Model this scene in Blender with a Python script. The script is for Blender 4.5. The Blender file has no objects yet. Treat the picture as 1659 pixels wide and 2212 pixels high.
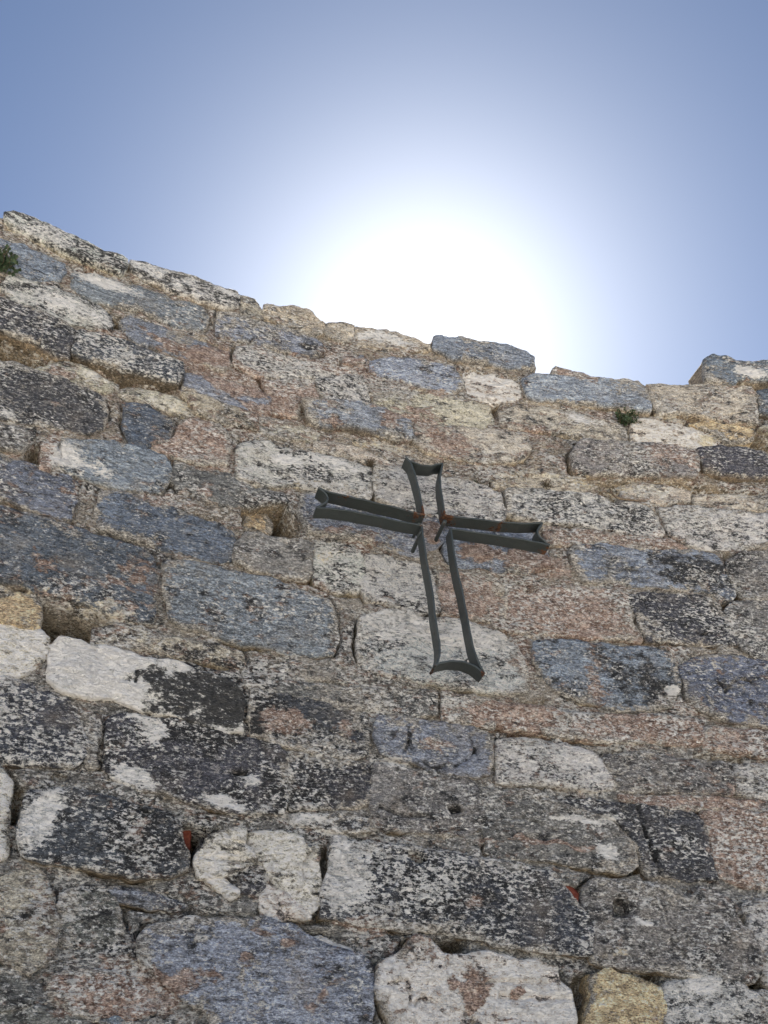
import bpy, math, random
import numpy as np
from mathutils import Matrix, Vector

# ------------------------------------------------------------------ camera
# World frame: x along the wall, y from the viewer to the wall, z up. Camera stands at x=y=0.
EYE = 1.6
DIST = 2.1                      # viewer to wall, metres
FOC = 1661.0                    # focal length, in pixels of a 1659 x 2212 copy of the photograph
PITCH, ROLL, YAW = math.radians(39.0), math.radians(2.33), math.radians(-15.4)
CURVE, CU0 = 0.1386, 0.12       # the wall bows in gently
EXPOSURE = 2.2
SUN_STRENGTH = 5.0
SKY_STRENGTH = 0.05


def cam_to_world(v):
    x, y, w = v                 # right, up, forward
    c, s = math.cos(ROLL), math.sin(ROLL)
    x, y = c * x - s * y, s * x + c * y
    cp, sp = math.cos(PITCH), math.sin(PITCH)
    X, Y, Z = x, w * cp - y * sp, w * sp + y * cp
    c, s = math.cos(YAW), math.sin(YAW)
    return Vector((c * X - s * Y, s * X + c * Y, Z))


scene = bpy.context.scene
col = scene.collection
cam_d = bpy.data.cameras.new('camera')
cam = bpy.data.objects.new('camera', cam_d)
col.objects.link(cam)
r_, u_, b_ = cam_to_world((1, 0, 0)), cam_to_world((0, 1, 0)), -cam_to_world((0, 0, 1))
M3 = Matrix((r_, u_, b_)).transposed().to_4x4()
M3.translation = Vector((0, 0, EYE))
cam.matrix_world = M3
cam_d.sensor_fit = 'VERTICAL'
cam_d.sensor_height = 36.0
cam_d.lens = 36.0 * FOC / 2212.0
cam_d.clip_start, cam_d.clip_end = 0.05, 2000
scene.camera = cam

# ------------------------------------------------------------------ sky and sun
SUN_PX = (920, 742)
sun_dir = cam_to_world(((SUN_PX[0] - 829.5) / FOC, -(SUN_PX[1] - 1106) / FOC, 1)).normalized()
elev = math.asin(sun_dir.z)
azim = math.atan2(sun_dir.x, sun_dir.y)
world = bpy.data.worlds.new('World')
scene.world = world
world.use_nodes = True
wn = world.node_tree
sky = wn.nodes.new('ShaderNodeTexSky')
sky.sky_type = 'NISHITA'
sky.sun_disc = False
sky.sun_elevation = elev
sky.sun_rotation = azim
sky.altitude = 100
sky.air_density = 0.40
sky.dust_density = 0.50
sky.ozone_density = 1.2
bg = wn.nodes['Background']
bg.inputs['Strength'].default_value = SKY_STRENGTH
wb = wn.nodes.new('ShaderNodeMix')        # white balance of the whole sky
wb.data_type, wb.blend_type = 'RGBA', 'MULTIPLY'
wb.inputs['Factor'].default_value = 1.0
wb.inputs['B'].default_value = (.89, 1.0, 1.04, 1)
wn.links.new(sky.outputs[0], wb.inputs['A'])
wn.links.new(wb.outputs['Result'], bg.inputs['Color'])
sd_ = bpy.data.lights.new('sun', 'SUN')
sd_.energy = SUN_STRENGTH
sd_.angle = math.radians(0.5)
sd_.color = (1.0, 0.95, 0.87)
sun = bpy.data.objects.new('sun', sd_)
col.objects.link(sun)
sun.rotation_euler = sun_dir.to_track_quat('Z', 'Y').to_euler()
sun.location = (0, 0, 12)
vs = scene.view_settings
vs.view_transform, vs.look, vs.exposure, vs.gamma = 'Standard', 'None', EXPOSURE, 1.0
vs.use_curve_mapping = False
scene.render.engine = 'CYCLES'

rng = random.Random(11)
nrs = np.random.RandomState(5)


# ------------------------------------------------------------------ pixels to the wall
TILE = {1: (0, 451.2, .336), 2: (530.9, 597.2, .336), 3: (1101.6, 663.6, .336), 4: (0, 955.6, .336),
        5: (530.9, 1088.3, .336), 6: (1101.6, 1154.7, .336), 7: (0, 1393.6, .336), 8: (530.9, 1526.3, .336),
        9: (1101.6, 1654.4, .336), 10: (0, 1787, .256), 11: (265.4, 1787.1, .336), 12: (730, 1787.1, .256),
        13: (663.6, 968.9, .16), 14: (862.7, 968.9, .208), 15: (862.7, 1234.3, .16), 0: (0, 0, 1)}


def parse(s):
    return [tuple(float(q) for q in p.split(',')) for p in s.split()]


def pix(t, pts):
    a, b, k = TILE[t]
    return np.array([(a + k * x, b + k * y) for x, y in pts], float)


def ysurf(u):
    return DIST * (1 - CURVE * (u / DIST - CU0) ** 2)


def yslope(u):
    return -2 * CURVE * (u / DIST - CU0)


def unproject(P, off=0.0):
    """photo pixels -> (u, z) on the wall face moved off metres towards the viewer"""
    P = np.asarray(P, float).reshape(-1, 2)
    out = []
    for x, y in P:
        d = cam_to_world(((x - 829.5) / FOC, -(y - 1106) / FOC, 1))
        t = DIST / max(d.y, .1)
        for _ in range(30):
            t = .5 * t + .5 * (ysurf(t * d.x) - off) / max(d.y, .1)
        u = t * d.x
        if off:                 # the offset runs along the wall's own normal
            sl = yslope(u)
            u -= off * sl / math.sqrt(1 + sl * sl)
        out.append((u, EYE + t * d.z))
    return np.array(out)


def wall_pos(u, z, h):
    """(u, z, height out of the wall) -> world"""
    u, z, h = np.asarray(u, float), np.asarray(z, float), np.asarray(h, float)
    s = yslope(u)
    n = np.sqrt(1 + s * s)
    return np.stack([u + h * s / n, ysurf(u) - h / n, z + 0 * u], -1)


# ------------------------------------------------------------------ numpy noise and distances
def _hash(ix, iy, seed):
    n = (ix * 374761393 + iy * 668265263 + seed * 974634777) & 0xFFFFFFFF
    n = ((n ^ (n >> 13)) * 1274126177) & 0xFFFFFFFF
    return ((n ^ (n >> 16)) & 0xFFFF) / 65535.0


def vnoise(x, y, seed=0):
    ix, iy = np.floor(x).astype(np.int64), np.floor(y).astype(np.int64)
    fx, fy = x - ix, y - iy
    fx, fy = fx * fx * (3 - 2 * fx), fy * fy * (3 - 2 * fy)
    a, b = _hash(ix, iy, seed), _hash(ix + 1, iy, seed)
    c, d = _hash(ix, iy + 1, seed), _hash(ix + 1, iy + 1, seed)
    return (a * (1 - fx) + b * fx) * (1 - fy) + (c * (1 - fx) + d * fx) * fy


def fbm(x, y, seed=0, octv=4, rough=.5):
    s, a, t = 0, 1, 0
    for i in range(octv):
        s = s + a * (vnoise(x * 2 ** i, y * 2 ** i, seed + i * 17) * 2 - 1)
        t += a
        a *= rough
    return s / t


def poly_sd(px, py, poly):
    """signed distance (negative inside) and nearest boundary point"""
    A, B = poly, np.roll(poly, -1, 0)
    best = np.full(px.shape, 1e9)
    nx, ny = np.zeros(px.shape), np.zeros(px.shape)
    ins = np.zeros(px.shape, bool)
    for (ax, ay), (bx, by) in zip(A, B):
        dx, dy = bx - ax, by - ay
        L = dx * dx + dy * dy + 1e-12
        t = np.clip(((px - ax) * dx + (py - ay) * dy) / L, 0, 1)
        qx, qy = ax + t * dx, ay + t * dy
        dd = (px - qx) ** 2 + (py - qy) ** 2
        m = dd < best
        best = np.where(m, dd, best)
        nx, ny = np.where(m, qx, nx), np.where(m, qy, ny)
        c = (ay > py) != (by > py)
        if dy != 0:
            ins ^= c & (px < ax + (py - ay) / dy * dx)
    sd = np.sqrt(best)
    return np.where(ins, -sd, sd), nx, ny


def refine(poly, step=.02, amp=.004, seed=0):
    """round the corners a little and roughen the outline"""
    P = np.asarray(poly, float)
    Q = []
    for i in range(len(P)):
        a, b = P[i], P[(i + 1) % len(P)]
        Q += [a * .94 + b * .06, a * .06 + b * .94]
    P = np.array(Q)
    R = []
    for i in range(len(P)):
        a, b = P[i], P[(i + 1) % len(P)]
        n = max(1, int(np.hypot(*(b - a)) / step))
        R += [a + (b - a) * k / n for k in range(n)]
    R = np.array(R)
    d = np.roll(R, -1, 0) - np.roll(R, 1, 0)
    nn = np.stack([d[:, 1], -d[:, 0]], 1) / (np.hypot(d[:, 0], d[:, 1])[:, None] + 1e-9)
    w = fbm(R[:, 0] * 22 + seed * 3.7, R[:, 1] * 22 - seed * 1.3, seed, 3, .6)
    w2 = fbm(R[:, 0] * 70 + seed, R[:, 1] * 70, seed + 3, 2, .6)
    return R + nn * (w * amp * 1.6 + w2 * amp * .6)[:, None]


def outset(P, d):
    a = np.roll(P, 1, 0) - P
    b = np.roll(P, -1, 0) - P
    a /= np.hypot(a[:, 0], a[:, 1])[:, None] + 1e-9
    b /= np.hypot(b[:, 0], b[:, 1])[:, None] + 1e-9
    t = b - a
    n = np.stack([t[:, 1], -t[:, 0]], 1)
    return P + d * n / (np.hypot(n[:, 0], n[:, 1])[:, None] + 1e-9)


def sstep(a, b, x):
    t = np.clip((x - a) / (b - a), 0, 1)
    return t * t * (3 - 2 * t)


# ------------------------------------------------------------------ names, labels
def tag(o, label=None, cat=None, group=None, kind=None):
    for k, v in (('label', label), ('category', cat), ('group', group), ('kind', kind)):
        if v:
            o[k] = v
    return o


def mesh_obj(name, verts, faces, mat=None, parent=None, smooth=True, attrs=None):
    me = bpy.data.meshes.new(name)
    me.from_pydata([tuple(v) for v in verts], [], faces)
    if smooth:
        me.polygons.foreach_set('use_smooth', np.ones(len(me.polygons), bool))
    if attrs:
        for k, v in attrs.items():
            at = me.attributes.new(k, 'FLOAT_COLOR', 'POINT')
            at.data.foreach_set('color', np.asarray(v, np.float32).ravel())
    if mat:
        me.materials.append(mat)
    me.update()
    o = bpy.data.objects.new(name, me)
    col.objects.link(o)
    o.parent = parent
    return o


# ------------------------------------------------------------------ materials
class NT:
    def __init__(s, name):
        s.m = bpy.data.materials.new(name)
        s.m.use_nodes = True
        s.t = s.m.node_tree
        s.t.nodes.clear()
        s.out = s.n('ShaderNodeOutputMaterial')
        s.b = s.n('ShaderNodeBsdfPrincipled')
        s.l(s.b.outputs[0], s.out.inputs['Surface'])

    def n(s, typ, **kw):
        o = s.t.nodes.new(typ)
        for k, v in kw.items():
            setattr(o, k, v)
        return o

    def l(s, a, b):
        s.t.links.new(a, b)

    def put(s, sock, v):
        if isinstance(v, bpy.types.NodeSocket):
            s.l(v, sock)
        else:
            sock.default_value = v

    def math(s, op, a, b=None, c=None, clamp=False):
        o = s.n('ShaderNodeMath', operation=op, use_clamp=clamp)
        s.put(o.inputs[0], a)
        if b is not None:
            s.put(o.inputs[1], b)
        if c is not None:
            s.put(o.inputs[2], c)
        return o.outputs[0]

    def noise(s, co, scale, detail=6, rough=.6, dist=0.0):
        o = s.n('ShaderNodeTexNoise')
        s.l(co, o.inputs['Vector'])
        o.inputs['Scale'].default_value = scale
        o.inputs['Detail'].default_value = detail
        o.inputs['Roughness'].default_value = rough
        o.inputs['Distortion'].default_value = dist
        return o.outputs['Fac']

    def mapping(s, co, scale, loc=(0, 0, 0)):
        o = s.n('ShaderNodeMapping')
        s.l(co, o.inputs['Vector'])
        o.inputs['Scale'].default_value = scale
        o.inputs['Location'].default_value = loc
        return o.outputs[0]

    def mix(s, fac, a, b, mode='MIX'):
        o = s.n('ShaderNodeMix', data_type='RGBA', blend_type=mode)
        s.put(o.inputs['Factor'], fac)
        s.put(o.inputs['A'], a)
        s.put(o.inputs['B'], b)
        return o.outputs['Result']

    def remap(s, v, a, b, c=0.0, d=1.0, smooth=True):
        o = s.n('ShaderNodeMapRange')
        if smooth:
            o.interpolation_type = 'SMOOTHSTEP'
        s.put(o.inputs['Value'], v)
        s.put(o.inputs[1], a)
        s.put(o.inputs[2], b)
        s.put(o.inputs[3], c)
        s.put(o.inputs[4], d)
        return o.outputs[0]

    def attr(s, name):
        o = s.n('ShaderNodeAttribute', attribute_name=name)
        sp = s.n('ShaderNodeSeparateColor')
        s.l(o.outputs['Color'], sp.inputs[0])
        return o.outputs['Color'], sp.outputs[0], sp.outputs[1], sp.outputs[2], o.outputs['Alpha']


def rgba(c):
    return (c[0], c[1], c[2], 1)


def masonry(name, mortar=False):
    g = NT(name)
    geo = g.n('ShaderNodeNewGeometry')
    co = geo.outputs['Position']
    base, _b0, _b1, _b2, edge = g.attr('base')
    _, p_w, p_d, p_c, p_s = g.attr('par')        # white specks, dark lichen, crust, striation
    _, s_r, s_c, s_d, s_w = g.attr('stain')      # rust, cream, dark, white

    n_mod = g.noise(co, 6.5, 3, .6)

    def mask(noise, amt, soft=.075):
        amt = g.math('MULTIPLY_ADD', g.math('SUBTRACT', n_mod, .5), .9, amt)
        th = g.math('MULTIPLY_ADD', amt, -.46, .73)
        return g.remap(noise, g.math('SUBTRACT', th, soft), g.math('ADD', th, soft))

    flat = g.mapping(co, (1, 1, 2.6))
    n_big = g.noise(co, 5, 4, .6)
    n_mid = g.noise(flat, 26, 5, .68)
    n_fine = g.noise(flat, 120, 3, .7)
    n_str = g.noise(g.mapping(co, (14, 14, 120)), 1, 4, .65, .4)
    # body colour
    n_grain = g.noise(flat, 230, 1.5, .75)
    k = g.math('MULTIPLY_ADD', n_mid, 2.6, -.95)
    k = g.math('MULTIPLY_ADD', n_fine, 2.2, k)
    k = g.math('MULTIPLY_ADD', n_grain, .9, k)
    k = g.math('MULTIPLY_ADD', n_big, 1.2, k)
    k = g.remap(k, 1.65, 3.45, .4, 1.7, False)
    kc = g.n('ShaderNodeCombineColor')
    for i in range(3):
        g.l(k, kc.inputs[i])
    c = g.mix(1.0, base, kc.outputs[0], 'MULTIPLY')
    ks = g.remap(n_str, .3, .7, .55, 1.45, False)
    kc2 = g.n('ShaderNodeCombineColor')
    for i in range(3):
        g.l(ks, kc2.inputs[i])
    c = g.mix(g.math('MULTIPLY', p_s, .8), c, g.mix(1.0, c, kc2.outputs[0], 'MULTIPLY'))
    # warm and cool drift
    c = g.mix(g.math('MULTIPLY', g.remap(g.noise(co, 9, 5, .6), .5, .75, 0, .35), g.remap(p_d, .05, .2)), c, rgba((.33, .26, .18)))
    # dark lichen
    nd = g.noise(g.mapping(co, (1, 1, 1.7), (3, 7, 1)), 17, 6, .72)
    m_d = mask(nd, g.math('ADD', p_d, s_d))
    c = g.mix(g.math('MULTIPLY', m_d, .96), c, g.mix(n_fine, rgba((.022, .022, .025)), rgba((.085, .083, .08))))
    # crust of rusty plaster and lichen
    nc = g.noise(g.mapping(co, (1, 1, 1.8), (11, 2, 5)), 21, 6, .7, .3)
    m_c = mask(nc, g.math('ADD', p_c, s_r), .05)
    crust = g.mix(g.remap(g.noise(co, 34, 6, .7), .42, .70), rgba((.165, .095, .06)), rgba((.42, .325, .26)))
    crust = g.mix(g.remap(n_fine, .42, .62), crust, g.mix(.32, crust, rgba((.6, .5, .41))))
    c = g.mix(g.math('MULTIPLY', m_c, .92), c, crust)
    # cream and ochre lime
    nl = g.noise(g.mapping(co, (1, 1, 1.6), (1, 9, 4)), 25, 5, .7)
    m_l = mask(nl, s_c)
    c = g.mix(g.math('MULTIPLY', m_l, .9), c, g.mix(g.remap(n_big, .4, .6), rgba((.52, .43, .28)), rgba((.60, .54, .43))))
    # mortar smeared over the stone edges
    nm = g.noise(g.mapping(co, (1, 1, 1.5), (7, 1, 2)), 30, 5, .7)
    m_m = mask(nm, edge, .05)
    mcol = g.mix(g.remap(n_big, .38, .62), rgba((.22, .21, .19)), rgba((.37, .325, .265)))
    mcol = g.mix(g.remap(n_fine, .38, .62), g.mix(.4, mcol, rgba((.07, .06, .05))), g.mix(.55, mcol, rgba((.52, .47, .39))))
    c = g.mix(g.math('MULTIPLY', m_m, .9), c, mcol)
    # white lichen and chips
    nw = g.noise(g.mapping(co, (1, 1, 2.0), (5, 5, 8)), 64, 4, .74)
    nw2 = g.noise(g.mapping(co, (1, 1, 1.9), (2, 8, 3)), 19, 6, .74)
    nwm = g.mix(g.math('MULTIPLY', s_w, .75, clamp=True), nw, nw2)
    m_w = mask(nwm, g.math('ADD', p_w, s_w), .06)
    c = g.mix(g.math('MULTIPLY', m_w, .9), c, g.mix(n_mid, rgba((.56, .54, .49)), rgba((.82, .80, .75))))
    # flecks: dark growth and pale crumbs all over
    fl = g.remap(p_d, .06, .42)
    nf1 = g.noise(g.mapping(co, (1, 1, 2.2), (4, 4, 4)), 46, 4, .75)
    nf2 = g.noise(g.mapping(co, (1, 1, 2.0), (9, 3, 6)), 58, 4, .75)
    md = g.remap(g.math('MULTIPLY_ADD', g.math('SUBTRACT', n_mod, .5), .25, nf1), .545, .60)
    ml = g.remap(g.math('MULTIPLY_ADD', g.math('SUBTRACT', .5, n_mod), .25, nf2), .555, .61)
    c = g.mix(g.math('MULTIPLY', g.math('MULTIPLY', md, fl), .5), c, rgba((.045, .042, .040)))
    c = g.mix(g.math('MULTIPLY', g.math('MULTIPLY', ml, fl), .40 if mortar else .34), c, rgba((.60, .555, .49)))
    kg = g.math('MULTIPLY_ADD', n_grain, 1.1, g.math('MULTIPLY', n_fine, 1.6))
    kg = g.remap(kg, .85, 1.85, .6, 1.4, False)
    kc3 = g.n('ShaderNodeCombineColor')
    for i in range(3):
        g.l(kg, kc3.inputs[i])
    c = g.mix(1.0, c, kc3.outputs[0], 'MULTIPLY')
    # pits
    vo = g.n('ShaderNodeTexVoronoi')
    g.l(flat, vo.inputs['Vector'])
    vo.inputs['Scale'].default_value = 75
    pit = g.remap(vo.outputs['Distance'], .10, .24)
    pgate = g.remap(g.noise(co, 20, 3, .5), .52, .6)
    pit = g.math('MAXIMUM', pit, g.math('SUBTRACT', 1.0, pgate))
    if mortar:
        vg = g.n('ShaderNodeTexVoronoi')
        g.l(g.mapping(co, (1, 1, 1.4)), vg.inputs['Vector'])
        vg.inputs['Scale'].default_value = 95
        sp = g.n('ShaderNodeSeparateColor')
        g.l(vg.outputs['Color'], sp.inputs[0])
        grit = g.math('MULTIPLY', g.remap(sp.outputs[0], .70, .74), g.remap(vg.outputs['Distance'], .42, .3))
        c = g.mix(g.math('MULTIPLY', grit, .65), c, g.mix(sp.outputs[1], rgba((.12, .10, .08)), rgba((.58, .51, .40))))
    # darker colour in the pits
    c = g.mix(g.math('MULTIPLY', g.math('SUBTRACT', 1.0, pit), .5), c, rgba((.05, .042, .035)))
    gm = g.n('ShaderNodeGamma')
    g.l(c, gm.inputs[0])
    gm.inputs[1].default_value = 1.42
    c = g.mix(1.0, gm.outputs[0], (2.15, 2.15, 2.15, 1), 'MULTIPLY')
    hs = g.n('ShaderNodeHueSaturation')
    hs.inputs['Saturation'].default_value = .78
    g.l(c, hs.inputs['Color'])
    cl = g.n('ShaderNodeMix', data_type='RGBA', blend_type='DARKEN')
    cl.inputs['Factor'].default_value = 1.0
    g.l(hs.outputs[0], cl.inputs['A'])
    cl.inputs['B'].default_value = (.86, .81, .74, 1)
    c = cl.outputs['Result']
    g.l(c, g.b.inputs['Base Color'])
    g.b.inputs['Roughness'].default_value = .92
    g.b.inputs['Specular IOR Level'].default_value = .25
    # relief
    h = g.math('MULTIPLY', n_mid, 1.0)
    h = g.math('MULTIPLY_ADD', n_fine, .38, h)
    h = g.math('MULTIPLY_ADD', g.math('MULTIPLY', n_str, p_s), .45, h)
    h = g.math('MULTIPLY_ADD', m_c, .28, h)
    h = g.math('MULTIPLY_ADD', m_w, .12, h)
    h = g.math('MULTIPLY_ADD', md, -.16, h)
    h = g.math('MULTIPLY_ADD', ml, .14, h)
    h = g.math('MULTIPLY_ADD', m_m, .22, h)
    h = g.math('MULTIPLY_ADD', pit, .30, h)
    if mortar:
        h = g.math('MULTIPLY_ADD', grit, .2, h)
    bp = g.n('ShaderNodeBump')
    bp.inputs['Strength'].default_value = 1.0
    bp.inputs['Distance'].default_value = .024 if mortar else .018
    g.l(h, bp.inputs['Height'])
    g.l(bp.outputs[0], g.b.inputs['Normal'])
    return g.m


M_STONE = masonry('rough_stone')
M_MORTAR = masonry('lime_mortar', True)


def simple(name, c1, c2, scale, rough=.9, bump=0.0, detail=6):
    g = NT(name)
    geo = g.n('ShaderNodeNewGeometry')
    n = g.noise(geo.outputs['Position'], scale, detail, .65)
    g.l(g.mix(g.remap(n, .35, .65), rgba(c1), rgba(c2)), g.b.inputs['Base Color'])
    g.b.inputs['Roughness'].default_value = rough
    if bump:
        bp = g.n('ShaderNodeBump')
        bp.inputs['Distance'].default_value = bump
        g.l(n, bp.inputs['Height'])
        g.l(bp.outputs[0], g.b.inputs['Normal'])
    return g.m


def iron():
    g = NT('painted_iron')
    geo = g.n('ShaderNodeNewGeometry')
    co = geo.outputs['Position']
    _, a_r, *_ = g.attr('rust')
    n = g.noise(co, 60, 8, .7)
    nb = g.noise(co, 14, 4, .6)
    paint = g.mix(n, rgba((.026, .032, .031)), rgba((.052, .062, .060)))
    rust = g.mix(g.remap(g.noise(co, 90, 6, .7), .4, .62), rgba((.030, .012, .008)), rgba((.14, .055, .018)))
    v = g.math('ADD', g.math('MULTIPLY_ADD', nb, .6, g.math('MULTIPLY', n, .6)), g.math('MULTIPLY', a_r, .165))
    m = g.remap(v, .74, .82)
    g.l(g.mix(m, paint, rust), g.b.inputs['Base Color'])
    g.l(g.remap(m, 0, 1, .5, .9), g.b.inputs['Roughness'])
    bp = g.n('ShaderNodeBump')
    bp.inputs['Distance'].default_value = .0012
    g.l(g.math('ADD', n, g.math('MULTIPLY', m, .6)), bp.inputs['Height'])
    g.l(bp.outputs[0], g.b.inputs['Normal'])
    return g.m


M_IRON = iron()
M_LEAF = simple('dusty_leaf', (.022, .042, .016), (.055, .085, .034), 60, .7)
M_DRY = simple('dry_moss', (.035, .032, .018), (.10, .085, .05), 90, .95)
M_TWIG = simple('dry_twig', (.10, .07, .045), (.24, .18, .12), 120, .9, .001)
M_BRICK = simple('fired_clay', (.15, .028, .014), (.26, .07, .035), 90, .9, .003)
M_GROUND = simple('pale_gravel', (.43, .41, .37), (.53, .50, .455), 6, .95, .02, 10)

# ------------------------------------------------------------------ ground
g_ = 300
ground = mesh_obj('ground', [(-g_, -g_, 0), (g_, -g_, 0), (g_, g_, 0), (-g_, g_, 0)], [(0, 1, 2, 3)], M_GROUND, smooth=False)
tag(ground, kind='structure')

# ------------------------------------------------------------------ stains on the wall: patches with their own place
# tile, x, y, rx, ry, channel, strength
BLOBS = """
1 1150 890 260 45 r .5|1 1400 960 150 90 r .8|1 1450 1090 260 110 r .75|2 250 720 240 95 r .95|2 380 545 220 50 r .8|2 650 570 160 80 r .7
2 230 500 150 35 r .6|2 150 880 180 60 r .5|2 900 930 70 60 r .7|2 1250 750 70 35 r .6|2 1330 1080 150 90 r .5|2 1100 900 180 70 r .4|2 560 960 60 30 r .5
1 1300 1520 210 140 r .75|1 340 1560 60 100 r .9|1 680 800 140 40 r .55|1 400 1070 120 40 r .5|3 600 700 100 35 r .55|3 80 780 140 40 r .6|3 1050 990 230 80 r .5|3 900 1510 220 50 r .6
3 400 455 130 25 r .9|3 1300 870 100 30 c .3|6 200 200 170 70 r .85|6 40 150 80 60 r .6|5 770 240 60 80 r .8|5 560 170 130 40 r .45|5 430 550 140 35 r .7|5 940 640 55 40 r .7
5 1500 330 160 70 r .8|5 1190 170 50 80 r .6|6 350 510 360 160 r .5|6 900 1230 300 60 r .4|6 300 1170 350 60 r .35|5 1600 620 130 160 r .5|6 80 790 80 110 r .6|6 560 960 60 120 r .35
6 1150 1100 120 60 r .4|5 250 1400 180 75 r .75|5 650 1480 65 80 r .75|5 1500 1330 220 80 r .4|8 1260 230 110 30 r .7|8 850 1450 240 50 r .75|8 1440 1290 80 40 r .7
9 200 510 260 18 r .85|9 480 530 100 20 r .7|9 1400 350 260 260 r .45|9 1050 250 220 30 r .5|9 1000 520 80 60 r .4|11 300 960 300 80 r .8|11 250 1090 180 60 r .5|12 1130 1390 130 150 r .75
12 900 1350 60 60 r .5|12 1500 1380 60 60 r .6|10 1000 1280 120 90 r .5|10 700 1360 320 160 r .5|7 900 1220 90 60 r .4|11 880 690 90 40 r .5|11 1080 780 60 40 r .5|11 820 890 70 50 r .5|11 1240 900 60 60 r .5
11 1170 1010 80 30 r .45|11 1290 1100 50 60 r .5|11 1200 1170 60 60 r .5|4 250 800 180 80 r .25|4 900 850 100 120 r .25|1 330 1260 80 30 r .5|4 1350 300 90 50 r .5|4 1000 380 120 40 r .5
6 900 950 200 200 d .35|6 1150 230 300 110 d .45|7 1290 350 520 230 d .80|2 400 420 90 60 d .25|3 300 1300 130 80 d .4|3 800 1360 170 80 d .35|2 430 1290 160 40 d .4|7 1000 1250 330 170 d .35
8 400 560 180 140 d .3|8 1300 1250 400 180 d .3|11 820 360 90 50 d .5|1 550 620 150 60 d .1|9 300 800 300 150 d .1|5 250 350 150 80 d .3
7 230 1130 130 200 w .45|8 640 1180 150 180 w .4|8 620 930 70 90 w .5|7 870 860 140 55 w .75|7 980 590 70 55 w .8|7 900 500 120 40 w .4|7 1420 1040 110 35 w .8|7 1580 870 60 25 w .7|1 700 480 230 40 w .5
1 450 640 260 70 w .35|8 950 340 120 40 w .4|2 250 1180 80 40 w .6|2 560 1200 160 40 w .5|9 1200 1430 90 70 w .6|9 590 1480 60 120 c .4|1 250 180 250 60 w .25|7 850 130 120 60 w -.2
1 600 1070 170 50 c .6|1 1100 1250 260 60 c .55|2 850 1080 260 50 c .5|2 500 1370 230 45 c .75|5 530 340 110 70 c .5|5 950 740 110 45 c .6|5 900 470 200 100 c .35|3 1000 700 140 25 c .7
3 300 1100 350 50 c .6|3 900 1180 300 60 c .5|3 1500 1220 200 40 c .5|4 600 1090 250 60 c .5|3 450 720 120 40 w .45|3 1280 850 90 40 c .6|9 860 1010 70 25 w .6|9 620 540 60 50 w .5|9 480 330 220 20 w .5
4 450 100 100 90 w .55|4 650 180 150 60 w .35|1 80 1330 80 40 w .3|5 1400 850 250 90 w .35|5 1000 800 200 80 w .25|5 900 730 180 40 w .4|3 1530 470 90 25 w 1.0|8 400 750 140 25 w .5|6 1050 1000 40 30 w .9
3 1530 515 120 18 c .4|9 700 1250 200 50 c .4|4 150 980 120 60 c .5|8 300 1310 160 30 c .5|12 450 1300 90 60 c .4|10 200 500 200 150 c .3|2 1500 820 130 60 c .4|2 350 290 120 50 c .4|2 900 400 200 40 w .4
"""
BL = []
for chunk in BLOBS.replace('\n', '|').split('|'):
    f = chunk.split()
    if len(f) < 7:
        continue
    t, x, y, rx, ry, ch, am = int(f[0]), *[float(q) for q in f[1:5]], f[5], float(f[6])
    # patches follow the courses, which fall to the right in the photograph
    q = unproject(pix(t, [(x, y), (x + rx, y), (x, y + ry)]))
    BL.append((q[0], abs(q[1, 0] - q[0, 0]), abs(q[2, 1] - q[0, 1]), 'rcdw'.index(ch), am))


def stain_at(u, z):
    S = np.zeros(u.shape + (4,))
    wu = fbm(u * 9, z * 9, 71, 3) * .03
    wz = fbm(u * 9, z * 9, 72, 3) * .03
    for c, ru, rz, ch, am in BL:
        d = ((u + wu - c[0]) / ru) ** 2 + ((z + wz - c[1]) / rz) ** 2
        S[..., ch] += am * np.exp(-d ** 1.5)
    return np.clip(S, 0, 1.3)


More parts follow.
